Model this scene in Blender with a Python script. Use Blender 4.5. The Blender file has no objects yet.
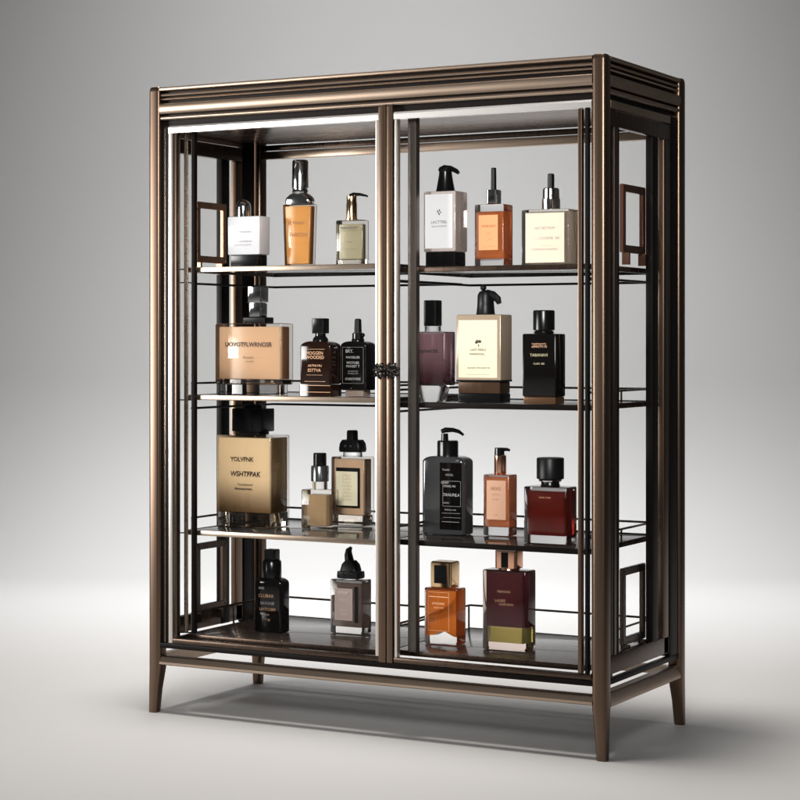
import bpy, bmesh, math, random
from mathutils import Vector
R = math.radians
sc = bpy.context.scene
COL = sc.collection
PI = math.pi

# ------------------------------------------------------------------ materials
MATS = {}
def _new(name):
    m = bpy.data.materials.new(name); m.use_nodes = True
    nt = m.node_tree
    for n in list(nt.nodes): nt.nodes.remove(n)
    out = nt.nodes.new('ShaderNodeOutputMaterial')
    MATS[name] = m
    return m, nt, out

def principled(name, col, metal=0.0, rough=0.4, trans=0.0, ior=1.45, coat=0.0, alpha=1.0, spec=0.5,
               noise=None, bump=None, brushed=None, emit=None):
    m, nt, out = _new(name)
    b = nt.nodes.new('ShaderNodeBsdfPrincipled')
    nt.links.new(b.outputs[0], out.inputs[0])
    b.inputs['Base Color'].default_value = (*col, 1)
    b.inputs['Metallic'].default_value = metal
    b.inputs['Roughness'].default_value = rough
    b.inputs['Transmission Weight'].default_value = trans
    b.inputs['IOR'].default_value = ior
    b.inputs['Coat Weight'].default_value = coat
    b.inputs['Coat Roughness'].default_value = 0.05
    b.inputs['Specular IOR Level'].default_value = spec
    b.inputs['Alpha'].default_value = alpha
    tc = nt.nodes.new('ShaderNodeTexCoord')
    if noise:                                   # (scale xyz, amount, rough amount)
        mp = nt.nodes.new('ShaderNodeMapping'); mp.inputs['Scale'].default_value = noise[0]
        nz = nt.nodes.new('ShaderNodeTexNoise'); nz.inputs['Scale'].default_value = 1.0
        nz.inputs['Detail'].default_value = 5; nz.inputs['Roughness'].default_value = .6
        nt.links.new(tc.outputs['Object'], mp.inputs[0]); nt.links.new(mp.outputs[0], nz.inputs['Vector'])
        mx = nt.nodes.new('ShaderNodeMix'); mx.data_type = 'RGBA'
        a = noise[1]
        mx.inputs[6].default_value = (*[c*(1-a) for c in col], 1)
        mx.inputs[7].default_value = (*[min(1, c*(1+a)) for c in col], 1)
        nt.links.new(nz.outputs['Fac'], mx.inputs[0]); nt.links.new(mx.outputs[2], b.inputs['Base Color'])
        mr = nt.nodes.new('ShaderNodeMapRange')
        mr.inputs['To Min'].default_value = max(.02, rough-noise[2]); mr.inputs['To Max'].default_value = rough+noise[2]
        nt.links.new(nz.outputs['Fac'], mr.inputs[0]); nt.links.new(mr.outputs[0], b.inputs['Roughness'])
        if bump:
            bp = nt.nodes.new('ShaderNodeBump'); bp.inputs['Strength'].default_value = bump
            bp.inputs['Distance'].default_value = .001
            nt.links.new(nz.outputs['Fac'], bp.inputs['Height']); nt.links.new(bp.outputs[0], b.inputs['Normal'])
    return m

def pane_glass(name, tint=(1, 1, 1), refl=1.0, rough=0.0, opaque=0.0, ocol=(.1, .09, .08)):
    """thin sheet glass: fresnel mix of clear transmission and mirror, optionally smoked"""
    m, nt, out = _new(name)
    t = nt.nodes.new('ShaderNodeBsdfTransparent'); t.inputs[0].default_value = (*tint, 1)
    g = nt.nodes.new('ShaderNodeBsdfGlossy'); g.inputs['Roughness'].default_value = rough
    f = nt.nodes.new('ShaderNodeFresnel'); f.inputs[0].default_value = 1.45
    mu = nt.nodes.new('ShaderNodeMath'); mu.operation = 'MULTIPLY'; mu.inputs[1].default_value = refl
    nt.links.new(f.outputs[0], mu.inputs[0])
    src = t
    if opaque > 0:
        d = nt.nodes.new('ShaderNodeBsdfDiffuse'); d.inputs[0].default_value = (*ocol, 1)
        tc = nt.nodes.new('ShaderNodeTexCoord'); mp = nt.nodes.new('ShaderNodeMapping'); mp.inputs['Scale'].default_value = (6, 60, 10)
        nz = nt.nodes.new('ShaderNodeTexNoise'); nz.inputs['Scale'].default_value = 1; nz.inputs['Detail'].default_value = 6
        nt.links.new(tc.outputs['Object'], mp.inputs[0]); nt.links.new(mp.outputs[0], nz.inputs['Vector'])
        cr = nt.nodes.new('ShaderNodeMix'); cr.data_type = 'RGBA'
        cr.inputs[6].default_value = (*[c*.5 for c in ocol], 1); cr.inputs[7].default_value = (*[c*1.5 for c in ocol], 1)
        nt.links.new(nz.outputs['Fac'], cr.inputs[0]); nt.links.new(cr.outputs[2], d.inputs[0])
        ms = nt.nodes.new('ShaderNodeMixShader'); ms.inputs[0].default_value = opaque
        nt.links.new(t.outputs[0], ms.inputs[1]); nt.links.new(d.outputs[0], ms.inputs[2]); src = ms
    mx = nt.nodes.new('ShaderNodeMixShader')
    nt.links.new(mu.outputs[0], mx.inputs[0]); nt.links.new(src.outputs[0], mx.inputs[1]); nt.links.new(g.outputs[0], mx.inputs[2])
    nt.links.new(mx.outputs[0], out.inputs[0])
    return m

BRONZE = principled('bronze metal', (.14, .094, .067), metal=.95, rough=.31, noise=((70, 70, 2), .14, .05))
BRONZEH = principled('bronze metal along', (.42, .32, .245), metal=.95, rough=.32, noise=((2, 90, 90), .2, .07), bump=.03)
DARKMET = principled('dark bronze and recess shade', (.007, .005, .0045), metal=.1, rough=.4, spec=.10, noise=((70, 70, 2), .25, .06))  # dark bars; also carries painted shade for the crown recess and door gaps
INNER = principled('inner bronze', (.085, .058, .044), metal=.9, rough=.28, noise=((70, 70, 2), .2, .06))
STRIP = principled('satin nickel strip', (.66, .61, .56), metal=.9, rough=.32)
SILVER = principled('polished nickel trim', (.92, .89, .86), metal=.8, rough=.25)
CHAMP = principled('champagne metal', (.46, .36, .28), metal=.95, rough=.28, noise=((2, 60, 60), .08, .05))
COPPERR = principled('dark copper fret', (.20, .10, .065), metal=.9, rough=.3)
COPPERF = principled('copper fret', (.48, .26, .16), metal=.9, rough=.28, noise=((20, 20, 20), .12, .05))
PANE = pane_glass('window pane', (.985, .99, .988), .06)
SHELF_CLEAR = pane_glass('clear shelf glass', (.90, .92, .91), 1.0, .03, .18, (.45, .42, .39))
SHELF_GREY = pane_glass('grey shelf glass', (.70, .71, .71), 1.3, .06, .45, (.26, .24, .225))
SHELF_SMOKE = pane_glass('smoked shelf glass', (.35, .34, .34), 1.2, .07, .62, (.10, .082, .072))
SHELF_WOOD = principled('dark veneer shelf', (.085, .060, .048), rough=.26, noise=((5, 70, 10), .5, .1), coat=.5)
KNOBM = principled('black iron', (.012, .011, .010), metal=.6, rough=.3)
BLACK = principled('black gloss plastic', (.005, .005, .0055), rough=.2, spec=.35)
BLACKS = principled('black satin plastic', (.006, .006, .0065), rough=.36, spec=.25)
CHROME = principled('chrome', (.80, .80, .80), metal=1, rough=.08)
GOLD = principled('gold cap metal', (.90, .62, .36), metal=1, rough=.14)
ROSE = principled('rose copper cap', (.86, .47, .32), metal=1, rough=.16)
GLASS = principled('clear bottle glass', (1, 1, 1), rough=.0, trans=1, ior=1.45)
GLASSW = principled('warm bottle glass', (1, .965, .92), rough=.01, trans=1, ior=1.45)
SHELL = pane_glass('warm clear bottle wall', (.97, .95, .92), 1.2)
GLASSP = principled('pink bottle glass', (.96, .84, .79), rough=.06, trans=.8, ior=1.45)
DARKGLASS = principled('black bottle glass', (.005, .004, .004), rough=.06, spec=.5)
BROWNGLASS = principled('dark brown bottle glass', (.014, .006, .004), rough=.08, spec=.5)
GREYGLASS = principled('smoke grey bottle glass', (.040, .040, .042), rough=.1, coat=.5)
PAPERW = principled('white label', (.74, .74, .75), rough=.45)
PAPERC = principled('cream label', (.72, .665, .48), rough=.45)
INK = principled('grey ink', (.10, .09, .09), rough=.6)
INKD = principled('dark ink', (.035, .028, .022), rough=.6)
INKF = principled('faint ink', (.36, .33, .32), rough=.6)
INKG = principled('gold ink', (.56, .33, .19), metal=.3, rough=.4)
INKW = principled('pale ink', (.30, .295, .29), rough=.5)
INKBR = principled('brown ink', (.30, .14, .06), rough=.5)

def liquid(name, col, trans=.6, rough=.12, deep=None, h=1.0, z0=0.0):
    """coloured perfume; optional second colour towards the base"""
    m = principled(name, col, rough=rough, trans=trans, ior=1.36)
    if deep:
        nt = m.node_tree; b = [n for n in nt.nodes if n.type == 'BSDF_PRINCIPLED'][0]
        tc = nt.nodes.new('ShaderNodeTexCoord'); sp = nt.nodes.new('ShaderNodeSeparateXYZ')
        mr = nt.nodes.new('ShaderNodeMapRange'); mr.interpolation_type = 'SMOOTHSTEP'
        mr.inputs['From Min'].default_value = z0; mr.inputs['From Max'].default_value = z0+h
        mx = nt.nodes.new('ShaderNodeMix'); mx.data_type = 'RGBA'
        mx.inputs[6].default_value = (*deep, 1); mx.inputs[7].default_value = (*col, 1)
        nt.links.new(tc.outputs['Object'], sp.inputs[0]); nt.links.new(sp.outputs['Z'], mr.inputs[0])
        nt.links.new(mr.outputs[0], mx.inputs[0]); nt.links.new(mx.outputs[2], b.inputs['Base Color'])
    return m

# ------------------------------------------------------------------ mesh helpers
class MB:
    def __init__(s): s.bm = bmesh.new()
    def box(s, x0, x1, y0, y1, z0, z1, bev=0.0, seg=2):
        vs = [s.bm.verts.new(p) for p in ((x0,y0,z0),(x1,y0,z0),(x1,y1,z0),(x0,y1,z0),(x0,y0,z1),(x1,y0,z1),(x1,y1,z1),(x0,y1,z1))]
        fs = [s.bm.faces.new([vs[i] for i in f]) for f in ((3,2,1,0),(4,5,6,7),(0,1,5,4),(1,2,6,5),(2,3,7,6),(3,0,4,7))]
        if bev > 0:
            es = set(e for f in fs for e in f.edges)
            bmesh.ops.bevel(s.bm, geom=list(es), offset=bev, segments=seg, affect='EDGES', profile=.6)
        return s
    def loft(s, secs, n=5, cx=0, cy=0, cap=True):
        """stack of rounded rectangles (z, half width, half depth, corner radius)"""
        rings = []
        for z, hw, hd, r in secs:
            r = max(1e-4, min(r, hw, hd)); ring = []
            for qx, qy, a0 in ((1,1,0),(-1,1,90),(-1,-1,180),(1,-1,270)):
                for k in range(n+1):
                    a = R(a0+90*k/n)
                    ring.append(s.bm.verts.new((cx+qx*(hw-r)+r*math.cos(a), cy+qy*(hd-r)+r*math.sin(a), z)))
            rings.append(ring)
        m = len(rings[0])
        for a, b in zip(rings, rings[1:]):
            for i in range(m):
                s.bm.faces.new((a[i], a[(i+1) % m], b[(i+1) % m], b[i]))
        if cap:
            s.bm.faces.new(rings[0][::-1]); s.bm.faces.new(rings[-1])
        return s
    def cyl(s, x, y, prof, n=12):
        """lathe: list of (z, radius)"""
        return s.loft([(z, r, r, r) for z, r in prof], n=max(3, n//2), cx=x, cy=y)
    def tube(s, pts, rads, n=10, sq=1.0, up=False):
        rings = []
        for i, p in enumerate(pts):
            p = Vector(p)
            d = (Vector(pts[min(i+1, len(pts)-1)]) - Vector(pts[max(i-1, 0)])).normalized()
            u = d.cross(Vector((0, 0, 1) if up else (0, 1, 0)))
            if u.length < 1e-3: u = d.cross(Vector((1, 0, 0)))
            u.normalize(); v = d.cross(u).normalized()
            rings.append([s.bm.verts.new(p + (u*math.cos(2*PI*k/n)*sq + v*math.sin(2*PI*k/n))*rads[i]) for k in range(n)])
        for a, b in zip(rings, rings[1:]):
            for i in range(n): s.bm.faces.new((a[i], a[(i+1) % n], b[(i+1) % n], b[i]))
        s.bm.faces.new(rings[0][::-1]); s.bm.faces.new(rings[-1])
        return s
    def ball(s, c, r, sx=1, sy=1, sz=1, seg=12):
        g = bmesh.ops.create_uvsphere(s.bm, u_segments=seg, v_segments=max(6, seg//2), radius=r)
        for v in g['verts']: v.co = Vector((v.co.x*sx, v.co.y*sy, v.co.z*sz)) + Vector(c)
        return s
    def prism(s, prof, axis, a, b):
        """closed profile extruded along an axis. axis 'x': profile (y,z); 'y': profile (x,z)"""
        def P(u, w, t): return (t, u, w) if axis == 'x' else (u, t, w)
        A = [s.bm.verts.new(P(u, w, a)) for u, w in prof]; B = [s.bm.verts.new(P(u, w, b)) for u, w in prof]
        n = len(prof)
        for i in range(n): s.bm.faces.new((A[i], A[(i+1) % n], B[(i+1) % n], B[i]))
        s.bm.faces.new(A[::-1]); s.bm.faces.new(B)
        return s
    def build(s, name, mat, parent=None, loc=(0, 0, 0), ang=32, smooth=True):
        bmesh.ops.recalc_face_normals(s.bm, faces=s.bm.faces)
        me = bpy.data.meshes.new(name); s.bm.to_mesh(me); s.bm.free()
        me.materials.append(mat)
        if smooth:
            me.shade_smooth(); me.set_sharp_from_angle(angle=R(ang))
        o = bpy.data.objects.new(name, me); COL.objects.link(o); o.location = loc
        if parent: o.parent = parent
        return o

def box(name, mat, parent, *a, bev=.0015):
    return MB().box(*a, bev=bev).build(name, mat, parent)

def thing(name, label, cat, loc=(0, 0, 0), group=None):
    o = bpy.data.objects.new(name, None); COL.objects.link(o); o.location = loc
    o.empty_display_size = .05
    o['label'] = label; o['category'] = cat
    if group: o['group'] = group
    return o
def structure(o): o['kind'] = 'structure'; return o

def text_geo(bm, s, x, z, size, y, bold=False, shear=0.0, track=1.0, align='CENTER', width=None):
    """letters as flat faces in the XZ plane, facing -Y"""
    cu = bpy.data.curves.new('t', 'FONT'); cu.body = s; cu.size = size; cu.align_x = align; cu.align_y = 'CENTER'
    cu.shear = shear; cu.space_character = track; cu.resolution_u = 3
    if bold: cu.offset = size*.022
    o = bpy.data.objects.new('t', cu); COL.objects.link(o)
    bpy.context.view_layer.update()
    me = bpy.data.meshes.new_from_object(o)
    xs = [v.co.x for v in me.vertices]
    k = 1.0
    if width and xs: k = width/(max(xs)-min(xs))
    b2 = bmesh.new(); b2.from_mesh(me)
    for v in b2.verts: v.co = Vector((x+v.co.x*k, y, z+v.co.y))
    tmp = bpy.data.meshes.new('tmp'); b2.to_mesh(tmp); b2.free(); bm.from_mesh(tmp)
    bpy.data.meshes.remove(tmp); bpy.data.objects.remove(o); bpy.data.curves.remove(cu); bpy.data.meshes.remove(me)

def lettering(parent, mat, rows, y, extra=None):
    """rows: (text, x, z, size[, opts])"""
    m = MB()
    for r in rows:
        text_geo(m.bm, r[0], r[1], r[2], r[3], y, **(r[4] if len(r) > 4 else {}))
    if extra:
        for poly in extra:
            m.bm.faces.new([m.bm.verts.new((px, y, pz)) for px, pz in poly])
    return m.build('lettering', mat, parent, smooth=False)
def line(x0, x1, z, t=.0006): return [(x0, z-t/2), (x1, z-t/2), (x1, z+t/2), (x0, z+t/2)]
def frame_lines(x0, x1, z0, z1, t=.0007):
    return [line(x0, x1, z0, t), line(x0, x1, z1, t), [(x0, z0), (x0+t, z0), (x0+t, z1), (x0, z1)], [(x1-t, z0), (x1, z0), (x1, z1), (x1-t, z1)]]

# ------------------------------------------------------------------ cabinet
W, D, H = 1.2646, .5128, 1.6
T = .036
cab = thing('display_cabinet', 'tall bronze framed glass display cabinet on four tapered feet holding bottles', 'cabinet')

def post(x0, y0, sx, sy):
    """square post with rounded corners, tapering on its inner faces into the foot"""
    m = MB(); secs = []
    for z, k in ((0, .64), (.004, .68), (.06, .80), (.115, 1.0), (1.588, 1.0), (1.5965, .93), (1.6, .80)):
        w = T*k if z < .5 else T
        top = 0 if z < 1.59 else (T-T*k)/2
        cx = x0 + sx*(w/2)*1 if z < .5 else x0+sx*T/2
        cy = y0 + sy*(w/2)*1 if z < .5 else y0+sy*T/2
        hw = w/2-top
        secs.append((z, hw, hw, .0095*min(1, k), cx, cy))
    n = 5; rings = []
    for z, hw, hd, r, cx, cy in secs:
        ring = []
        for qx, qy, a0 in ((1,1,0),(-1,1,90),(-1,-1,180),(1,-1,270)):
            for k in range(n+1):
                a = R(a0+90*k/n)
                ring.append(m.bm.verts.new((cx+qx*(hw-r)+r*math.cos(a), cy+qy*(hd-r)+r*math.sin(a), z)))
        rings.append(ring)
    q = len(rings[0])
    for a, b in zip(rings, rings[1:]):
        for i in range(q): m.bm.faces.new((a[i], a[(i+1) % q], b[(i+1) % q], b[i]))
    m.bm.faces.new(rings[0][::-1]); m.bm.faces.new(rings[-1])
    return m.build('post', BRONZE, cab)
post(0, 0, 1, 1); post(W, 0, -1, 1); post(0, D, 1, -1); post(W, D, -1, -1)

# crown: moulded rail on each side. profile depth d measured inwards from the outer face
def crown(axis, flip, a, b):
    def pr(pts):
        out = []
        for d, z in pts:
            u = (d if not flip else ((D if axis == 'x' else W)-d))
            out.append((u, z))
        return out
    lip = [(.030,1.5985),(.004,1.5985),(.0015,1.597),(.0005,1.594),(.0015,1.5905),(.004,1.589),(.030,1.589)]
    core = [(.034,1.5888),(.021,1.5888),(.021,1.500),(.034,1.500)]
    reed1 = [(.0205,1.5825),(.008,1.5820),(.0055,1.579),(.007,1.5757),(.0205,1.5750)]
    reed2 = [(.0205,1.5712),(.0075,1.5708),(.0055,1.5685),(.0075,1.5660),(.0205,1.5655)]
    band = [(.0205,1.5575),(.006,1.5570),(.0025,1.5550),(.001,1.552),(.0008,1.543),(.0015,1.535),(.004,1.5305),(.0205,1.5295)]
    low = [(.0205,1.5250),(.007,1.5245),(.005,1.522),(.005,1.5175),(.007,1.5150),(.0205,1.5145)]
    c = MB().prism(pr(core), axis, a, b).build('crown', DARKMET, cab)  # near-black core: shade of the grooves and recess put into its colour
    for p in (lip, reed1, reed2, band, low): MB().prism(pr(p), axis, a, b).build('moulding', BRONZEH, c, ang=40)
    return c
crown('x', False, T-.002, W-T+.002); crown('x', True, T-.002, W-T+.002)
crown('y', False, T-.002, D-T+.002); crown('y', True, T-.002, D-T+.002)
box('top_panel', INNER, cab, .034, W-.034, .034, D-.034, 1.578, 1.586)
box('ceiling_panel', principled('streaked brown metal', (.12, .08, .058), metal=.8, rough=.26, noise=((3, 55, 20), .7, .1)), cab, .036, W-.036, .040, D-.040, 1.492, 1.4985)

# lower rails
def lrail(axis, flip, a, b, zb=.124, zt=.146):
    L = D if axis == 'x' else W
    pts = [(.030,zb),(.003,zb),(.001,zb+.002),(.001,zb+.0075),(.0075,zt-.0025),(.010,zt-.0007),(.014,zt),(.030,zt)]
    MB().prism([((d if not flip else L-d), z) for d, z in pts], axis, a, b).build('lower_rail', BRONZEH, cab, ang=25)
lrail('x', False, T-.002, W-T+.002); lrail('x', True, T-.002, W-T+.002)
lrail('y', False, T-.002, D-T+.002, .118, .150); lrail('y', True, T-.002, D-T+.002, .118, .150)
# dark under-frame between the lower rail and the bottom shelf
for y0, y1 in ((.004, .018), (D-.018, D-.004)):
    box('under_rail', DARKMET, cab, T-.002, W-T+.002, y0, y1, .167, .180)
for x0, x1 in ((.006, .020), (W-.020, W-.006)):
    box('under_rail', DARKMET, cab, x0, x1, T-.002, D-T+.002, .167, .180)
# slim jamb strips beside the doors
for x0, x1 in ((T-.001, .0455), (.0475, .0600), ):
    box('jamb', DARKMET, cab, x0, x1, .010, .026, .181, 1.5)  # near-black strips stand in for the shaded gap between post and door
box('jamb', CHAMP, cab, .0458, .0472, .009, .024, .181, 1.495, bev=.0004)
box('jamb', CHAMP, cab, W-T-.004, W-T+.001, .012, .026, .181, 1.497, bev=.001)

# doors ------------------------------------------------------------
def flower_knob(parent, x, z):
    m = MB()
    m.cyl(0, 0, [(0, .004), (.012, .004)], 10)
    for v in m.bm.verts: v.co = Vector((v.co.x, -v.co.z, v.co.y))
    m.ball((0, -.016, 0), .0065, sy=.8)
    for k in range(7):
        a = 2*PI*k/7+.3
        cx_, cz_ = .0125*math.cos(a), .0135*math.sin(a)
        m.ball((cx_, -.013, cz_), .0062, sx=.95, sy=.55, sz=.95, seg=10)
        m.ball((cx_*1.35, -.010, cz_*1.35), .0032, sy=.7, seg=8)
        m.tube([(cx_*.4, -.018, cz_*.4), (cx_, -.0185, cz_), (cx_*1.3, -.014, cz_*1.3)], [.0014, .0017, .0010], n=6)
    return m.build('knob', KNOBM, parent, loc=(x, -.002, z))

def door(x0, x1, left):
    d = bpy.data.objects.new('door', None); COL.objects.link(d); d.parent = cab
    d.empty_display_size = .05
    zt, zb = 1.499, .182
    y0, y1 = .001, .020
    if left:
        box('stile', STRIP, d, x0+.001, x0+.0130, y0, y1, zb, zt-.0192)
        box('stile', INNER, d, x0+.0165, x0+.0245, y0+.005, y1, zb+.014, zt-.0192)
        box('stile', STRIP, d, x1-.0305, x1-.0215, y0+.002, y1, zb+.012, zt-.0192)
        box('stile', BRONZE, d, x1-.0210, x1, y0-.002, y1, zb-.002, zt+.015, bev=.004)
    else:
        box('stile', BRONZE, d, x0, x0+.0165, y0-.001, y1, zb-.002, zt+.015, bev=.003)
        box('stile', STRIP, d, x0+.0205, x0+.0275, y0+.002, y1, zb+.012, zt-.0192)
        box('stile', BRONZE, d, x1-.0350, x1-.0255, y0+.004, y1, zb+.012, zt-.020)
        box('stile', DARKMET, d, x1-.0175, x1-.0100, y0+.004, y1, zb+.012, zt-.0192)
    a = x0 if left else x0+.0185
    b = x1-.0215 if left else x1
    MB().prism([(y0+.001, zt-.0190), (y0+.0005, zt-.006), (y0+.004, zt-.001), (y1, zt), (y1, zt-.0190)], 'x', a, b).build('top_rail', SILVER, d, ang=25)
    MB().box(a, b, y0+.001, y1, zb, zb+.0115, bev=.0015).build('bottom_rail', INNER, d)
    gx0 = x0+.016 if left else x0+.017
    gx1 = x1-.022 if left else x1-.001
    m = MB(); vs = [m.bm.verts.new(p) for p in ((gx0,.011,zb+.01),(gx1,.011,zb+.01),(gx1,.011,zt-.021),(gx0,.011,zt-.021))]
    m.box(gx0, gx1, .0100, .0118, zb+.0116, zt-.0221) if False else m.bm.faces.new(vs)
    m.build('glass_pane', PANE, d, smooth=False)
    flower_knob(d, (x1-.0095 if left else x0+.0250), .879)
    return d
door(.0620, .6970, True); door(.6985, 1.2290, False)

# inner posts and rails just behind the doors
def rod(name, mat, *a, bev=.0012): return box(name, mat, cab, *a, bev=bev)
rod('inner_post', CHAMP, .0905, .0975, .030, .040, .205, 1.491)
rod('inner_post', SILVER, .1030, .1085, .044, .050, .205, 1.491)
rod('inner_post', DARKMET, .1110, .1210, .034, .046, .205, 1.491)
GRAPH = principled('graphite metal', (.10, .085, .075), metal=.7, rough=.3, noise=((70, 70, 2), .2, .05))
rod('inner_post', GRAPH, .7400, .7630, .030, .050, .205, 1.491, bev=.003)
rod('inner_post', DARKMET, .6900, .7030, .034, .046, .205, 1.491)

# side panels --------------------------------------------------------
def side_panel(right):
    X = W if right else 0
    def bx(name, mat, d0, d1, y0, y1, z0, z1, par, bev=.0015):
        x0, x1 = (X-d1, X-d0) if right else (X+d0, X+d1)
        return box(name, mat, par, x0, x1, y0, y1, z0, z1, bev=bev)
    s = bpy.data.objects.new('side_panel', None); COL.objects.link(s); s.parent = cab; s.empty_display_size = .05
    bx('stile', DARKMET, .006, .024, .0420, .0560, .182, 1.480, s)
    bx('stile', CHAMP, .008, .020, .0585, .0610, .190, 1.480, s, .0006)
    bx('stile', INNER, .006, .022, .0660, .0790, .190, 1.480, s)
    bx('stile', DARKMET, .006, .022, .0850, .0955, .190, 1.440, s)
    bx('mullion', DARKMET, .006, .024, .3030, .3400, .190, 1.440, s)
    bx('stile', BRONZE, .005, .022, .3745, .4080, .190, 1.440, s, .003)
    bx('stile', DARKMET, .004, .024, .4120, .4640, .181, 1.499, s)
    bx('rail', BRONZEH, .002, .020, .0365, .4110, 1.4800, 1.4985, s)
    bx('rail', INNER, .005, .022, .0365, .4110, 1.4400, 1.4780, s, .003)
    bx('rail', INNER, .005, .022, .0365, .4110, .1900, .2330, s, .003)
    m = MB(); gx = X-.013 if right else X+.013
    m.bm.faces.new([m.bm.verts.new(p) for p in ((gx,.09,.23),(gx,.41,.23),(gx,.41,1.445),(gx,.09,1.445))])
    m.build('glass_pane', PANE, s, smooth=False)
    for z0, z1 in ((1.158, 1.318), (.238, .418)):
        t = .0175
        x0, x1 = (X-.036, X-.026) if right else (X+.026, X+.036)
        y0, y1 = .168, .309
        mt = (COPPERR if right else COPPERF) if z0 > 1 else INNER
        m = MB(); O = ((y0, z0), (y1, z0), (y1, z1), (y0, z1)); I = ((y0+t, z0+t), (y1-t, z0+t), (y1-t, z1-t), (y0+t, z1-t))
        V = [[m.bm.verts.new((x, u, v)) for u, v in q] for x in (x0, x1) for q in (O, I)]
        for k in range(4):
            j = (k+1) % 4
            m.bm.faces.new((V[0][k], V[0][j], V[1][j], V[1][k])); m.bm.faces.new((V[2][k], V[2][j], V[3][j], V[3][k]))
            m.bm.faces.new((V[0][k], V[0][j], V[2][j], V[2][k])); m.bm.faces.new((V[1][k], V[1][j], V[3][j], V[3][k]))
        bmesh.ops.bevel(m.bm, geom=list(m.bm.edges), offset=.0012, segments=2, affect='EDGES')
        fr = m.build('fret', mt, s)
        for yy in (y0+.02, y1-.02):          # short pegs tying the fret to the panel
            MB().box(x0 if right else x0-.008, x1+.008 if right else x1, yy-.004, yy+.004, z0-.0285, z0-.0002).build('bracket', mt, fr)
    return s
side_panel(True); side_panel(False)

# open back frame
bk = bpy.data.objects.new('back_frame', None); COL.objects.link(bk); bk.parent = cab; bk.empty_display_size = .05
box('stile', INNER, bk, W-.052, W-.037, D-.030, D-.010, .181, 1.499)
box('top_rail', BRONZEH, bk, .037, W-.053, D-.030, D-.010, 1.452, 1.474, bev=.003)
box('top_rail', INNER, bk, .037, W-.053, D-.028, D-.012, 1.4765, 1.4910, bev=.002)

# shelves: eight glass shelves, four each side of the centre
def shelf(x0, x1, z, mat, side, gal=None, low=None, th=.009, edge=CHAMP, edgeh=.012):
    y0, y1 = .052, .462
    s = MB().box(x0+.001, x1-.001, y0, y1, z-th, z, bev=.0008).build('shelf', mat, cab)
    MB().box(x0-.004, x1+.004, y0-.0060, y0-.0003, z-edgeh, z+.001, bev=.0018).build('front_edge', edge, s)
    MB().box(x0-.004, x1+.004, y1+.0003, y1+.0055, z-edgeh, z+.001, bev=.0012).build('back_edge', DARKMET, s)
    for xa, xb in ((x0-.0045, x0+.0008), (x1-.0008, x1+.0045)):
        MB().box(xa, xb, y0, y1, z-edgeh, z+.001, bev=.0012).build('side_edge', INNER, s)
    def ring(zz, r, mat_, nm):
        xa, xb, ya, yb = x0+.002, x1-.002, y0+.01, y1-.004
        e = .004
        pts = [(xa, ya, zz), (xa, yb-e, zz), (xa+e*.3, yb-e*.3, zz), (xa+e, yb, zz), (xb-e, yb, zz), (xb-e*.3, yb-e*.3, zz), (xb, yb-e, zz), (xb, ya, zz)]
        MB().tube([Vector(p) for p in pts], [r]*8, 8, up=True).build(nm, mat_, s)
    if gal:
        for g in gal: ring(z+g, .0028, INNER, 'gallery_rail')
        for px in (x0+.002, x1-.002):
            for py in (y0+.012, (y0+y1)/2, y1-.010):
                MB().tube([(px, py, z+.0002), (px, py, z+max(gal))], [.0026, .0026], 8).build('gallery_post', INNER, s)
    if low:
        ring(z-low, .0030, DARKMET, 'support_rail')
    return s
LX = (.090, .672); RX = (.690, 1.199)
shelf(*LX, 1.138, SHELF_CLEAR, 'L', low=.040)
shelf(*RX, 1.127, SHELF_CLEAR, 'R', low=.032, edge=INNER)
shelf(*LX, .812, SHELF_GREY, 'L', gal=(.030,), low=.034)
shelf(*RX, .802, SHELF_CLEAR, 'R', gal=(.030,), edge=DARKMET)
shelf(*LX, .4665, SHELF_GREY, 'L', gal=(.030,))
shelf(*RX, .4715, SHELF_SMOKE, 'R', gal=(.030,), edge=DARKMET)
shelf(*LX, .200, SHELF_WOOD, 'L', gal=(.052,), edge=INNER, th=.010)
shelf(*RX, .205, SHELF_WOOD, 'R', gal=(.060,), edge=INNER, th=.010)
for z in (1.134, 1.10, .80, .46, .205):      # little pins that carry the shelf ends on the front posts
    MB().tube([(.064, .028, z), (.103, .050, z)], [.0016]*2, 6).build('shelf_pin', DARKMET, cab)
for z in (1.124, 1.09, .832, .797, .50, .466):
    MB().tube([(1.200, .045, z), (W-.030, .030, z)], [.0022]*2, 6).build('shelf_pin', DARKMET, cab)

# ------------------------------------------------------------------ bottles
GRP = 'perfume and lotion bottles in the display cabinet'
def bottle(name, label, cat, cx, front, z, d):
    return thing(name, label, cat, (cx, front+d/2, z+.0011), GRP)

def gbody(par, w, d, h, glass, z0=0, r=.004, ch=.003, name='body', shoulder=None, topw=1.0, botw=1.0):
    hw, hd = w/2, d/2
    s = [(z0, (hw-ch)*botw, hd-ch, r), (z0+ch*.4, (hw-ch*.3)*botw, hd-ch*.3, r), (z0+ch, hw*botw, hd, r)]
    if shoulder:
        s += [(z0+h-shoulder[0], hw*topw, hd, r)]
        for k in range(1, 7):
            a = PI/2*k/6
            s.append((z0+h-shoulder[0]+shoulder[0]*math.sin(a), hw*topw-(hw*topw-shoulder[1])*(1-math.cos(a)),
                      hd-(hd-min(shoulder[1], hd*.8))*(1-math.cos(a)), r))
    else:
        s += [(z0+h-ch, hw*topw, hd, r), (z0+h-ch*.3, hw*topw-ch*.3, hd-ch*.3, r), (z0+h, hw*topw-ch, hd-ch, r)]
    return MB().loft(s, 4).build(name, glass, par, ang=28)
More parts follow.
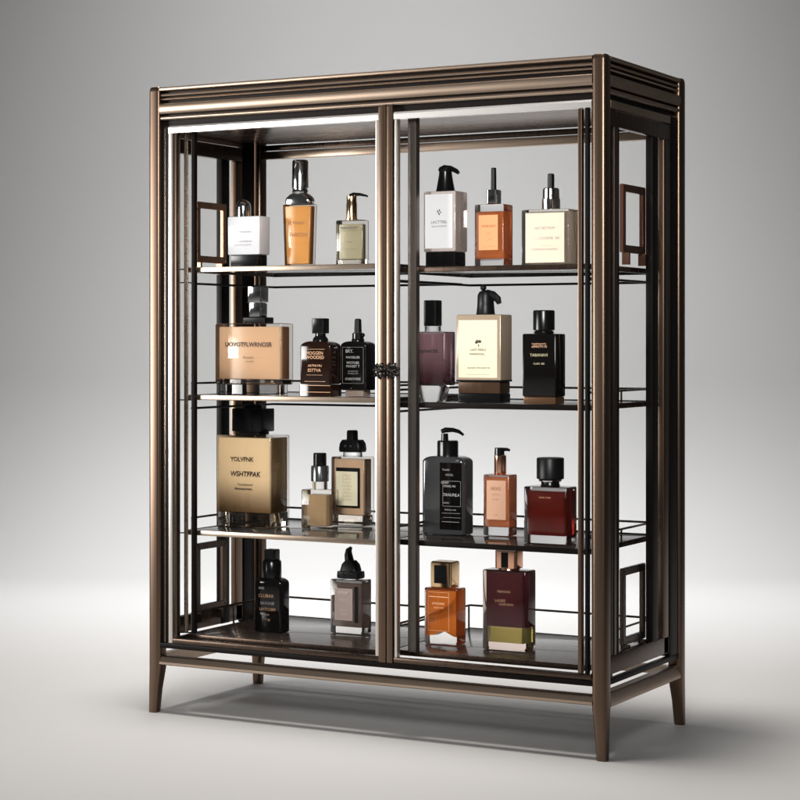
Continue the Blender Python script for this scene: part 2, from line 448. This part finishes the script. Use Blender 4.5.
def liq(par, w, d, h, mat, z0, r=.003, topw=1.0, botw=1.0):
    hw, hd = w/2, d/2
    return MB().loft([(z0, (hw-.0015)*botw, hd-.0015, r), (z0+.0015, hw*botw, hd, r), (z0+h-.0015, hw*topw, hd, r), (z0+h, hw*topw-.0015, hd-.0015, r)], 3).build('liquid', mat, par, ang=28)
def rcap(par, name, mat, prof, x=0, y=0, n=14):
    return MB().cyl(x, y, prof, n).build(name, mat, par, ang=35)
def qcap(par, name, mat, w, d, z0, z1, r=.002, x=0, ch=.0015):
    return MB().loft([(z0, w/2-ch*.5, d/2-ch*.5, r), (z0+ch, w/2, d/2, r), (z1-ch, w/2, d/2, r), (z1, w/2-ch, d/2-ch, r)], 4, cx=x).build(name, mat, par, ang=30)
def label_plate(par, x0, x1, z0, z1, y, mat, t=.0006, name='label'):
    return MB().box(x0, x1, y-t, y, z0, z1).build(name, mat, par, smooth=False)

# ---- row 1 left
d = .050; b = bottle('perfume_bottle', 'square white perfume bottle with domed chrome cap on black block base, top left shelf', 'perfume bottle', .2322, .090, 1.138, d)
WHITEB = principled('white lacquered glass', (.66, .66, .69), rough=.18, coat=.5)
qcap(b, 'base', BLACK, .082, .046, 0, .0305)
bd = gbody(b, .098, .050, .098, WHITEB, z0=.0308, r=.003, botw=.985)
lettering(bd, INKF, [('ooouueuwu', .003, .0900, .0085), ('Snapdadabum', .002, .0655, .0085, {'shear': .2}), ('NEMUTE ELSENCE', -.002, .0560, .0065)], -d/2-.0006)
rcap(b, 'cap', CHROME, [(.129, .019), (.150, .019), (.158, .0185), (.165, .016), (.170, .011), (.1735, .005), (.1745, .001)], x=-.016)

d = .034; b = bottle('perfume_bottle', 'tall amber perfume bottle with long silver cylinder cap on the top left shelf', 'perfume bottle', .3535, .150, 1.138, d)
AMB = liquid('amber juice', (.90, .48, .16), .2, .15)
bd = gbody(b, .084, d, .160, SHELL, r=.003, topw=1.0, botw=.86)
lq = liq(b, .074, d-.008, .148, AMB, .007, topw=1.0, botw=.87)
lettering(bd, INKBR, [('LE WANEY', .0, .112, .010)], -d/2-.0006); lettering(bd, INKBR, [('TwRCON', .006, .082, .013)], -d/2-.0006)
MB().loft([(.160, .036, .0165, .010), (.166, .0395, .017, .012), (.176, .037, .0165, .012), (.184, .028, .016, .014), (.188, .021, .015, .014)], 5).build('shoulder', CHROME, b)
rcap(b, 'cap', CHROME, [(.187, .0185), (.191, .021), (.197, .0195), (.199, .0195), (.201, .0215), (.268, .0205), (.2715, .019), (.273, .016)], x=.001)

d = .034; b = bottle('pump_bottle', 'small olive glass bottle with gold pump and curved black spout', 'pump bottle', .5311, .110, 1.138, d)
OLV = liquid('olive lotion', (.50, .46, .32), .2, .25)
bd = gbody(b, .077, d, .112, SHELL, r=.003)
MB().loft([(0.002, 0.036, d/2-.002, .003), (0.0135, 0.036, d/2-.002, .003)], 3).build('glass_base', GLASSW, bd)
lq = liq(b, .064, d-.010, .088, OLV, .014)
lettering(bd, INK, [('TRAEARTE OKY', 0, .093, .0072, {'bold': True}), ('mo rue', .0, .058, .0055)], -d/2-.0006, extra=[line(-.024, .024, .086, .0006), line(-.02, .02, .040, .0003)])
rcap(b, 'collar', GOLD, [(.1122, .016), (.1155, .016), (.116, .0135), (.1535, .0135), (.1555, .0125), (.1715, .0125), (.1735, .011)], x=-.002)
MB().tube([(-.008, 0, .1745), (.002, 0, .1765), (.022, 0, .1755), (.040, 0, .1715), (.044, 0, .1695)], [.003, .0048, .0038, .0026, .0022], 8).build('spout', BLACK, b)

# ---- row 1 right
d = .064; b = bottle('pump_bottle', 'pink glass pump bottle with white leaf label and black square base', 'pump bottle', .7947, .090, 1.127, d)
qcap(b, 'base', BLACK, .080, .058, 0, .037)
bd = gbody(b, .087, d, .146, GLASSP, z0=.0373, r=.003)
lb = label_plate(bd, -.0385, .0355, .0455, .176, -d/2-.0003, PAPERW)
def leaf(cx_, cz_, s):
    P_ = []
    for (dx, dz, a, l) in ((-.004, .004, 120, .006), (.001, .006, 70, .006), (.004, .001, 20, .005), (0, -.003, -60, .006), (-.003, 0, 190, .004)):
        ca, sa = math.cos(R(a)), math.sin(R(a)); x, z = cx_+dx*s, cz_+dz*s; l *= s
        P_.append([(x-ca*l*.6, z-sa*l*.6), (x+sa*l*.35, z-ca*l*.35), (x+ca*l*.6, z+sa*l*.6), (x-sa*l*.35, z+ca*l*.35)])
    return P_
lettering(lb, INK, [('LACTTREL', 0, .1085, .0095), ('CEUL CHE MARETTE', 0, .0985, .0046)], -d/2-.0016, extra=leaf(0, .131, 1.0))
rcap(b, 'pump_collar', BLACK, [(.1835, .024), (.186, .023), (.222, .0165), (.232, .0155), (.236, .018), (.240, .017)])
MB().tube([(-.015, 0, .2395), (-.004, 0, .2425), (.014, 0, .2405), (.030, 0, .2325), (.036, 0, .2275)], [.005, .0068, .0062, .0058, .004], 10).build('spout', BLACK, b)

d = .052; b = bottle('dropper_bottle', 'orange dropper bottle in clear glass with thin black dropper and chrome collar', 'dropper bottle', .9127, .120, 1.127, d)
ORG = liquid('orange juice', (.90, .27, .08), .5, .15)
bd = gbody(b, .078, d, .150, GLASS, r=.003)
lq = liq(b, .072, d-.008, .112, ORG, .020)
lb = label_plate(bd, -.027, .024, .040, .124, -d/2-.0003, principled('orange label', (.80, .34, .15), rough=.4))
lettering(lb, INKBR, [('AVEE RAY', 0, .097, .0085), ('s o l', 0, .080, .006)], -d/2-.0016, extra=[[(-.010, .058), (.0, .064), (.012, .070), (.002, .066)], line(-.02, .02, .048, .0004)])
qcap(b, 'collar', CHROME, .030, .030, .1505, .1855, r=.006)
rcap(b, 'dropper', BLACKS, [(.186, .0068), (.2375, .0062), (.239, .005)])

d = .070; b = bottle('dropper_bottle', 'cream cube bottle with chrome collar and black dropper, right end of top right shelf', 'dropper bottle', 1.0618, .115, 1.127, d)
CREAMB = principled('cream lacquered glass', (.78, .66, .53), rough=.2, coat=.4)
bd = gbody(b, .122, d, .133, GLASSW, r=.002)
lq = MB().loft([(.006, .052, d/2-.004, .002), (.126, .052, d/2-.004, .002)], 3).build('liquid', CREAMB, b)
lb = label_plate(bd, -.050, .050, .007, .124, -d/2-.0003, principled('pale cream label', (.76, .64, .50), rough=.4))
lettering(lb, INKF, [('ART BEITSOM', 0, .088, .0085), ('— COYSEME  SRI', .006, .064, .0085), ('COMINDE FORAIMEO', 0, .038, .0070)], -d/2-.0016, extra=[line(-.01, .02, .047, .0004)])
rcap(b, 'collar', CHROME, [(.1335, .0215), (.1375, .022), (.158, .022), (.159, .0205), (.182, .0195), (.1845, .017)])
rcap(b, 'dropper', BLACKS, [(.185, .0080), (.217, .0080), (.219, .006)])

# ---- row 2 left
d = .060; b = bottle('perfume_bottle', 'wide peach perfume bottle with square chrome cap on clear block foot', 'perfume bottle', .2386, .100, .812, d)
PCH = liquid('peach juice', (.95, .66, .44), .22, .2)
MB().loft([(0, .088, d/2-.006, .004), (.026, .088, d/2-.006, .004)], 3).build('foot', GLASS, b)
bd = gbody(b, .200, d, .156, SHELL, z0=.0265, r=.003, ch=.004)
MB().loft([(0.0285, 0.097, d/2-.002, .003), (0.0395, 0.097, d/2-.002, .003)], 3).build('glass_base', GLASSW, bd)
lq = liq(b, .184, d-.012, .134, PCH, .040)
lettering(bd, INKD, [('UOVOTFLWRNOSR', .002, .1285, .0150, {'width': .142, 'bold': True}), ('Rerunmu', .002, .0960, .0085), ('tre ecter', .006, .0860, .0065)], -d/2-.0006)
qcap(b, 'collar', BLACKS, .070, .046, .183, .198, r=.006, x=.012)
qcap(b, 'neck', CHROME, .038, .034, .1985, .235, r=.005, x=.012)
qcap(b, 'cap', CHROME, .042, .038, .2355, .277, r=.004, x=.012)

d = .054; b = bottle('perfume_bottle', 'squat dark brown bottle with gold lettering and black cap on the second left shelf', 'perfume bottle', .4567, .070, .812, d)
MB().loft([(0, .046, d/2, .003), (.0295, .046, d/2, .003)], 3).build('base', BROWNGLASS, b)
for zz in (.0105, .0270):
    MB().box(-.044, .044, -d/2-.0008, -d/2-.0002, zz-.0005, zz+.0006).build('gold_line', INKG, b, smooth=False)
bd = gbody(b, .090, d, .107, BROWNGLASS, z0=.030, r=.006, shoulder=(.014, .018))
lettering(bd, INKG, [('MOGGEN', -.001, .107, .0115), ('WOODED', 0, .0965, .0115), ('AKTNI MU', 0, .076, .0085), ('ESTTVA', -.002, .0645, .0110)], -d/2-.0006, extra=[line(-.03, .028, .117, .0006), line(-.024, .022, .053, .0005), line(-.03, .03, .037, .0008)])
rcap(b, 'collar', BLACK, [(.137, .020), (.143, .019), (.150, .0135), (.156, .0135)])
qcap(b, 'cap', BLACK, .036, .032, .1562, .194, r=.006)

d = .050; b = bottle('dropper_bottle', 'black dropper bottle with rows of small white lettering beside the centre door stile', 'dropper bottle', .5368, .120, .812, d)
MB().loft([(0, .026, d/2-.006, .003), (.0145, .026, d/2-.006, .003)], 3).build('base', principled('taupe block', (.22, .17, .14), rough=.3), b)
bd = gbody(b, .076, d, .122, DARKGLASS, z0=.015, r=.006, shoulder=(.012, .016))
lettering(bd, INKW, [('BRY.', -.010, .112, .0115, {'bold': True}), ('MAVEBLIER', 0, .0965, .0080, {'bold': True}), ('WOTHER', 0, .083, .0085, {'bold': True}), ('MAKEET T', 0, .0745, .0085, {'bold': True}), ('LATAMAR EKV', 0, .062, .0045), ('OTHMELE REM', 0, .0565, .0045), ('CASSOMERE', 0, .043, .0080, {'bold': True})], -d/2-.0006, extra=frame_lines(-.030, .030, .032, .122, .0005))
rcap(b, 'collar', BLACK, [(.1365, .0165), (.141, .016), (.143, .0145), (.156, .0145), (.158, .012)])
MB().ball((.014, 0, .152), .0055).build('squeeze_valve', BLACK, b)
rcap(b, 'dropper', BLACKS, [(.1582, .0095), (.190, .0085), (.193, .006)])

# ---- row 2 right
d = .056; b = bottle('perfume_bottle', 'plum perfume bottle with tall black cap and thick clear glass base', 'perfume bottle', .7673, .080, .802, d)
PLM = liquid('plum juice', (.46, .26, .29), .35, .15, deep=(.085, .030, .040), h=.085, z0=.045)
bd = gbody(b, .094, d, .130, GLASS, z0=.0400, r=.003)
MB().loft([(0, .026, .020, .010), (.004, .030, .022, .010), (.0395, .036, .025, .006)], 5).build('base', GLASS, b)
lq = liq(b, .078, d-.012, .122, PLM, .0435)
lettering(bd, INKD, [('sepiwicht', 0, .1235, .0150, {'bold': True})], -d/2-.0006)
rcap(b, 'neck', GLASS, [(.1705, .020), (.183, .020)])
qcap(b, 'cap', BLACK, .037, .034, .1835, .246, r=.007)

d = .062; b = bottle('pump_bottle', 'tall bottle with cream palm tree label and black beaked pump head', 'pump bottle', .9044, .080, .802, d)
qcap(b, 'base', BLACK, .112, .058, 0, .0225)
bw = principled('bronze base band', (.09, .05, .03), metal=.6, rough=.3, noise=((60, 60, 4), .3, .05))
qcap(b, 'base_band', bw, .110, .057, .0228, .0500)
bd = gbody(b, .118, d, .160, principled('bronze tinted bottle', (.50, .38, .27), metal=.35, rough=.2, trans=.0, coat=.5), z0=.0503, r=.002)
qcap(bd, 'base_line', BLACK, .1195, d+.0015, .0503, .0555)
lb = label_plate(bd, -.0525, .0500, .0600, .197, -d/2-.0003, PAPERC)
lettering(lb, INKD, [('LIAST MERLE', 0, .1260, .0075), ('WARSDASAL..', -.002, .1160, .0070, {'shear': .2}), ('BLASDER TIMNOAEST OR', .002, .0830, .0052)], -d/2-.0016,
          extra=[[(-.009, .143), (-.005, .149), (.0, .1505), (-.001, .147), (.004, .150), (.009, .147), (.007, .143), (.003, .1425), (.001, .144), (-.002, .1415), (-.006, .1405)],
                 [(-.001, .1395), (.003, .1385), (.002, .134), (.0, .1325), (.0005, .136)], line(-.03, .03, .0675, .0004)])
rcap(b, 'pump_collar', BLACKS, [(.2108, .0235), (.214, .022), (.236, .020), (.256, .0195), (.264, .016), (.268, .009)], x=.004)
m = MB(); m.tube([(-.006, 0, .255), (.010, 0, .259), (.024, 0, .256), (.036, 0, .247), (.0405, 0, .236)], [.010, .0115, .0105, .009, .0055], 10)
m.ball((-.002, 0, .2745), .0075); m.tube([(.014, 0, .234), (.016, 0, .222)], [.012, .010], 8)
m.build('spout', BLACKS, b)

d = .056; b = bottle('perfume_bottle', 'slim black perfume bottle with cylindrical black cap, right end of second right shelf', 'perfume bottle', 1.0671, .070, .802, d)
qcap(b, 'base', principled('bronze base', (.16, .085, .045), metal=.6, rough=.3), .082, .052, 0, .0165)
bd = gbody(b, .086, d, .1475, DARKGLASS, z0=.0168, r=.003)
lettering(bd, INKG, [('TANEFOLEVITTE', 0, .1400, .0050, {'bold': True}), ('eSMAITH XI', .001, .1340, .0075, {'bold': True})], -d/2-.0006)
lettering(bd, principled('olive ink', (.52, .46, .28), rough=.5), [('TABANAVI', 0, .1140, .0095), ('CLASS  SEE', 0, .0940, .0060)], -d/2-.0006)
rcap(b, 'collar', BLACK, [(.1645, .022), (.1665, .024), (.170, .023), (.172, .019)])
rcap(b, 'cap', BLACK, [(.1722, .0245), (.1735, .0255), (.2165, .0255), (.2190, .0245), (.2195, .022)], n=20)

# ---- row 3 left
d = .094; b = bottle('perfume_bottle', 'large gold perfume bottle with black square cap, biggest on the third left shelf', 'perfume bottle', .1794, .170, .4665, d)
GLD = liquid('golden juice', (.96, .76, .50), .15, .12, deep=(.24, .14, .065), h=.105, z0=.030)
bd = gbody(b, .166, d, .238, SHELL, r=.003, ch=.003)
MB().loft([(0.002, 0.08, d/2-.002, .003), (0.0375, 0.08, d/2-.002, .003)], 3).build('glass_base', GLASSW, bd)
lq = liq(b, .157, d-.006, .194, GLD, .038)
lettering(bd, INKD, [('YOLVFNK', -.004, .1760, .0160, {'bold': True}), ('WSHTFPAK', .006, .1380, .0180, {'bold': True, 'shear': .1}), ('Tisurabatmntl', .006, .1110, .0085), ('Hiwnctearramn', .0, .1000, .0085, {'bold': True})], -d/2-.0006, extra=[line(-.082, .082, .033, .001)])
qcap(b, 'collar', BLACKS, .072, .056, .239, .247, r=.01)
qcap(b, 'cap', BLACK, .092, .066, .2475, .307, r=.004)
rcap(b, 'sprayer', BLACKS, [(.3072, .026), (.316, .025), (.3185, .021)])

d = .050; b = bottle('perfume_bottle', 'small gold perfume bottle with two stepped black cap in front of framed label bottle', 'perfume bottle', .3690, .215, .4665, d); b.scale = (.97, 1, 1.16)
SGL = liquid('honey juice', (.55, .39, .23), .3, .15)
bd = gbody(b, .086, d, .087, SHELL, r=.003)
lq = liq(b, .060, d-.014, .070, SGL, .006)
rcap(b, 'neck', GLASSW, [(.0872, .020), (.1045, .020)])
rcap(b, 'collar', principled('gunmetal', (.16, .17, .17), metal=.8, rough=.2), [(.1050, .0235), (.1370, .0235), (.1395, .022)])
rcap(b, 'cap', BLACK, [(.1397, .0175), (.1655, .0175), (.168, .0155)])

d = .055; b = bottle('perfume_bottle', 'gold edged bottle with black framed cream label and bulky black stopper', 'perfume bottle', .3957, .335, .4665, d)
TAN = liquid('tan juice', (.68, .48, .33), .2, .15)
bd = gbody(b, .100, d, .180, SHELL, r=.003)
MB().loft([(0.002, 0.047, d/2-.002, .003), (0.0275, 0.047, d/2-.002, .003)], 3).build('glass_base', GLASSW, bd)
lq = liq(b, .088, d-.010, .146, TAN, .028)
fr = label_plate(bd, -.034, .038, .048, .152, -d/2-.0003, BLACKS, name='label_frame')
lb = label_plate(fr, -.034, .031, .053, .142, -d/2-.0011, PAPERC)
random.seed(3)
lettering(lb, principled('beige ink', (.55, .44, .28), rough=.6), [(''.join(random.choice('oesmnrucaR8B') for _ in range(5)), -.001, .132-.009*k, .0105) for k in range(8)], -d/2-.0022)
rcap(b, 'neck', GLASS, [(.1802, .026), (.192, .025)])
m = MB(); m.loft([(.1922, .032, .020, .008), (.200, .034, .021, .01), (.215, .032, .02, .01), (.224, .026, .018, .01)], 5)
for k in range(9):
    a = 2*PI*k/9; m.ball((.027*math.cos(a), .017*math.sin(a), .207), .0085, seg=8)
m.cyl(-.001, 0, [(.222, .015), (.246, .0145), (.249, .012)], 12); m.build('stopper', BLACKS, b)

# ---- row 3 right
d = .060; b = bottle('pump_bottle', 'smoke grey lotion bottle with black lettered side and long spout black pump', 'pump bottle', .7450, .200, .4715, d); b.scale = (1.04, 1, 1.07)
bd = gbody(b, .113, d, .180, GREYGLASS, r=.010, shoulder=(.014, .030))
lb = label_plate(bd, -.0060, .0520, .012, .166, -d/2-.0003, DARKGLASS)
lettering(lb, INKW, [('Tamelle', .010, .150, .0065, {'shear': .2}), ('HAVEL', .020, .138, .0070), ('CHAV', .008, .120, .0075, {'bold': True}), ('STEHEL MU', .020, .112, .0065, {'bold': True}), ('TANUMLA', .024, .092, .0095, {'shear': .3, 'bold': True}), ('bakfer', .012, .074, .0065), ('Selfonte rem', .022, .058, .0060, {'shear': .2})],
          -d/2-.0016, extra=frame_lines(.002, .050, .066, .124, .0006)+[line(.0, .048, .050, .0007), line(.004, .050, .040, .0006), line(.0, .046, .030, .0009)])
rcap(b, 'pump_collar', BLACK, [(.1802, .026), (.183, .0255), (.213, .0255), (.216, .023)])
rcap(b, 'pump_stem', BLACK, [(.2162, .009), (.232, .008)], x=-.008)
MB().tube([(-.016, 0, .237), (-.006, 0, .240), (.014, 0, .2405), (.030, 0, .237), (.042, 0, .2295)], [.005, .0062, .0052, .0045, .003], 10).build('spout', BLACK, b)

d = .048; b = bottle('pump_bottle', 'slender salmon orange pump bottle with copper collar and small black spout', 'pump bottle', .8779, .230, .4715, d)
SAL = liquid('salmon juice', (.85, .29, .12), .4, .15)
bd = gbody(b, .070, d, .150, GLASS, r=.003)
lq = liq(b, .066, d-.008, .122, SAL, .022)
lb = label_plate(bd, -.025, .027, .040, .136, -d/2-.0003, principled('salmon label', (.66, .38, .25), rough=.4))
lettering(lb, INKBR, [('AEAS', 0, .116, .0120), ('e-r-s-i-n', 0, .102, .0055), ('pa uhh', 0, .090, .0055), ('a d', 0, .052, .0065)], -d/2-.0016)
rcap(b, 'collar', ROSE, [(.1502, .014), (.1535, .0155), (.196, .0150), (.1975, .013)])
m = MB(); m.cyl(-.002, 0, [(.1977, .0125), (.2145, .012), (.2155, .010)], 12); m.tube([(-.002, 0, .2105), (.018, 0, .2115), (.026, 0, .2095)], [.005, .0042, .003], 8); m.build('spout', BLACK, b)

d = .062; b = bottle('perfume_bottle', 'dark red perfume bottle with chunky black cap, right end of third right shelf', 'perfume bottle', 1.0641, .110, .4715, d)
RED = liquid('dark red juice', (.17, .014, .008), .45, .1)
bd = gbody(b, .110, d, .134, GLASS, r=.003)
lq = liq(b, .096, d-.010, .104, RED, .020)
lettering(bd, INKG, [('BOISSE  NORE', 0, .1090, .0048)], -d/2-.0006)
rcap(b, 'neck', BLACK, [(.1342, .024), (.138, .022), (.149, .021)])
MB().cyl(0, 0, [(.146, .027), (.1485, .028), (.151, .027)], 16).build('neck_ring', CHROME, b)
rcap(b, 'cap', BLACKS, [(.1515, .031), (.153, .0325), (.199, .0325), (.2015, .031), (.202, .029)], n=20)

# ---- row 4 left
d = .044; b = bottle('perfume_bottle', 'round shouldered black bottle with coloured lettering on the bottom left shelf', 'perfume bottle', .2567, .165, .200, d)
bd = gbody(b, .086, d, .139, DARKGLASS, r=.010, shoulder=(.014, .020))
lettering(bd, INKW, [('IHXI', -.018, .1130, .0085, {'bold': True}), ('BAVUNIE', 0, .0745, .0105)], -d/2-.0006)
lettering(bd, INKG, [('CLUBAX', -.004, .0935, .0120), ('UATCUSM', 0, .0590, .0105), ('r egle', 0, .0460, .0050), ('T ngl', 0, .0330, .0080)], -d/2-.0007)
rcap(b, 'collar', BLACK, [(.1392, .0245), (.142, .025), (.180, .0245), (.184, .022)])
qcap(b, 'cap', BLACKS, .032, .030, .1842, .212, r=.004)

d = .050; b = bottle('perfume_bottle', 'taupe perfume bottle with etched label and black crested stopper', 'perfume bottle', .4466, .240, .200, d)
TPE = liquid('taupe juice', (.24, .17, .145), .35, .2)
bd = gbody(b, .094, d, .138, GLASSW, r=.003)
lq = liq(b, .086, d-.008, .112, TPE, .018)
lb = label_plate(bd, -.033, .020, .034, .116, -d/2-.0003, principled('taupe label', (.33, .25, .22), rough=.4))
lettering(lb, principled('pale taupe ink', (.55, .46, .42), rough=.5), [('VSOSAM', -.006, .105, .0100, {'bold': True}), ('PEROST', -.006, .086, .0080), ('SELOP', -.006, .060, .0075), ('TIAIVE', -.006, .050, .0075), ('--- —', -.006, .042, .006)], -d/2-.0016, extra=frame_lines(-.031, .018, .036, .114, .0006))
MB().box(.026, .036, -d/2-.0012, -d/2-.0003, .030, .122).build('trim_strip', BLACK, b, smooth=False)
m = MB(); m.loft([(.1405, .031, .020, .008), (.144, .033, .021, .008), (.158, .032, .020, .008)], 4)
for k in range(10):
    a = 2*PI*k/10; m.ball((.027*math.cos(a), .016*math.sin(a), .152), .0075, seg=8)
m.loft([(.160, .026, .018, .01), (.176, .022, .016, .01), (.186, .014, .012, .01)], 5)
m.tube([(-.004, 0, .184), (-.007, 0, .200), (-.006, 0, .212), (.001, 0, .219)], [.012, .0105, .008, .004], 10); m.build('stopper', BLACKS, b)
rcap(b, 'neck', GLASS, [(.1381, .020), (.1403, .020)])

# ---- row 4 right
d = .050; b = bottle('perfume_bottle', 'small bright orange perfume bottle with square gold cap on the bottom right shelf', 'perfume bottle', .7583, .165, .205, d)
BOR = liquid('bright orange juice', (.92, .27, .045), .55, .1)
bd = gbody(b, .090, d, .138, GLASSW, r=.003)
# liquid with an arched floor over the thick glass
m = MB(); hw, hd = .041, d/2-.004; N = 14; prof = []
for k in range(N+1):
    x = -hw+2*hw*k/N; prof.append((x, .020+.013*math.exp(-((x-.006)/.022)**2)))
prof += [(hw, .1325), (-hw, .1325)]
m.prism(prof, 'y', -hd, hd).build('liquid', BOR, b, ang=30)
lettering(bd, principled('orange ink', (.85, .50, .28), rough=.5), [('CITRUSMIE', -.006, .1000, .0070, {'bold': True}), ('MARYARD', -.004, .0900, .0060)], -d/2-.0006, extra=frame_lines(-.034, .024, .034, .128, .0008)+[line(-.032, .022, .117, .0022)])
cp = qcap(b, 'cap', GOLD, .058, .046, .1385, .203, r=.003, ch=.003)
MB().box(-.018, .016, -.0245, -.0229, .150, .194, bev=.0004).build('inlay', BLACK, cp, smooth=False)

d = .058; b = bottle('perfume_bottle', 'tall burgundy perfume bottle with yellow green base layer and rose gold cap', 'perfume bottle', .9380, .150, .205, d)
BUR = liquid('burgundy juice', (.115, .018, .030), .25, .1)
YEL = liquid('yellow green juice', (.62, .58, .20), .6, .1)
bd = gbody(b, .116, d, .193, principled('pink tinted glass', (1, .83, .76), rough=.01, trans=1, ior=1.45), r=.004)
MB().loft([(.058, .049, d/2-.005, .003), (.187, .049, d/2-.005, .003)], 3).build('liquid', BUR, b)
MB().loft([(.020, .047, d/2-.006, .003), (.0575, .047, d/2-.006, .003)], 3).build('liquid', YEL, b)
lettering(bd, INKG, [('FIBIHONN', 0, .1420, .0075), ('LAGRE', -.010, .1200, .0095), ('GAME BON', .006, .1115, .0075)], -d/2-.0006)
rcap(b, 'neck', ROSE, [(.1932, .027), (.1965, .026)])
cp = qcap(b, 'cap', ROSE, .058, .046, .1968, .240, r=.008)
MB().box(-.010, .008, -.0245, -.0229, .199, .236, bev=.0004).build('inlay', BLACK, cp, smooth=False)

# ------------------------------------------------------------------ studio
yaw = .5008
cam_loc = Vector((3.0111, -4.1572, .9468))
rt = Vector((math.cos(yaw), math.sin(yaw), 0)); fw = Vector((-math.sin(yaw), math.cos(yaw), 0))
def stage(r, f, z): return Vector((cam_loc.x, cam_loc.y, 0)) + rt*r + fw*f + Vector((0, 0, z))
def studio_mat(name, col):
    return principled(name, col, rough=.62, noise=((1.3, 1.3, 1.3), .012, .03), spec=.25)
FLOORM = studio_mat('studio floor', (.53, .526, .523)); WALLM = studio_mat('studio backdrop', (.53, .526, .523))
FD, CR, WH, SW = 8.0, .8, 7.0, 9.0
bm = bmesh.new()
bm.faces.new([bm.verts.new(stage(*p)) for p in ((-SW, -3, 0), (SW, -3, 0), (SW, FD, 0), (-SW, FD, 0))])
me = bpy.data.meshes.new('floor'); bm.to_mesh(me); bm.free(); me.materials.append(FLOORM)
fl = bpy.data.objects.new('floor', me); COL.objects.link(fl); structure(fl)
bm = bmesh.new(); prev = None
prof = [(FD+CR*math.sin(R(a)), CR*(1-math.cos(R(a)))) for a in range(0, 91, 3)] + [(FD+CR, WH)]
for f, z in prof:
    cur = [bm.verts.new(stage(-SW, f, z)), bm.verts.new(stage(SW, f, z))]
    if prev: bm.faces.new((prev[0], prev[1], cur[1], cur[0]))
    prev = cur
me = bpy.data.meshes.new('backdrop'); bm.to_mesh(me); bm.free(); me.materials.append(WALLM); me.shade_smooth()
bd_ = bpy.data.objects.new('backdrop', me); COL.objects.link(bd_); structure(bd_)

# ------------------------------------------------------------------ lights
def area(name, loc, target, sx, sy, L, col=(1, 1, 1), spread=180):
    li = bpy.data.lights.new(name, 'AREA'); li.shape = 'RECTANGLE'; li.size = sx; li.size_y = sy
    li.energy = L*PI*sx*sy; li.color = col; li.spread = R(spread)
    o = bpy.data.objects.new(name, li); COL.objects.link(o); o.location = loc
    o.rotation_euler = (Vector(target)-Vector(loc)).to_track_quat('-Z', 'Y').to_euler()
    return o
area('overhead softbox', (.32, -.05, 6.4), (.50, .15, 0), 1.5, 1.2, 12.3, (1, .96, .915), 70)
area('key softbox', (-3.9, -3.5, 1.4), (.2, 0, 1.55), 2.3, 2.0, 1.5, (1, .98, .955), 34)
area('front fill softbox', (2.1, -3.3, 2.2), (.62, .1, 1.0), 1.3, .9, 2.5, (1, .985, .96), 36)
area('backdrop light', stage(0, 6.2, 4.6), stage(.1, 8.7, .75), 2.2, .7, 7.8, (1, 1, 1), 78)
area('horizon light', stage(0, 7.2, 4.4), stage(0, 7.35, 0), 3.4, .6, 4.4, (.985, .99, 1), 58)

w = bpy.data.worlds.new('World'); sc.world = w; w.use_nodes = True
bg = w.node_tree.nodes['Background']; bg.inputs[0].default_value = (.97, .98, 1, 1); bg.inputs[1].default_value = .04

# ------------------------------------------------------------------ camera
cd = bpy.data.cameras.new('camera'); cam = bpy.data.objects.new('camera', cd); COL.objects.link(cam)
cam.location = cam_loc; cam.rotation_euler = (R(90), 0, yaw)
cd.sensor_width = 36; cd.lens = 36*1988.1/800; cd.shift_y = (342.5-400)/800; cd.clip_end = 200
sc.camera = cam
sc.view_settings.view_transform = 'Standard'; sc.view_settings.look = 'None'
sc.view_settings.exposure = 0; sc.view_settings.gamma = 1
sc.render.engine = 'CYCLES'
cy = sc.cycles
cy.max_bounces = 18; cy.transmission_bounces = 14; cy.transparent_max_bounces = 24; cy.glossy_bounces = 8; cy.diffuse_bounces = 4
cy.use_denoising = True; cy.sample_clamp_indirect = 6; cy.blur_glossy = .3
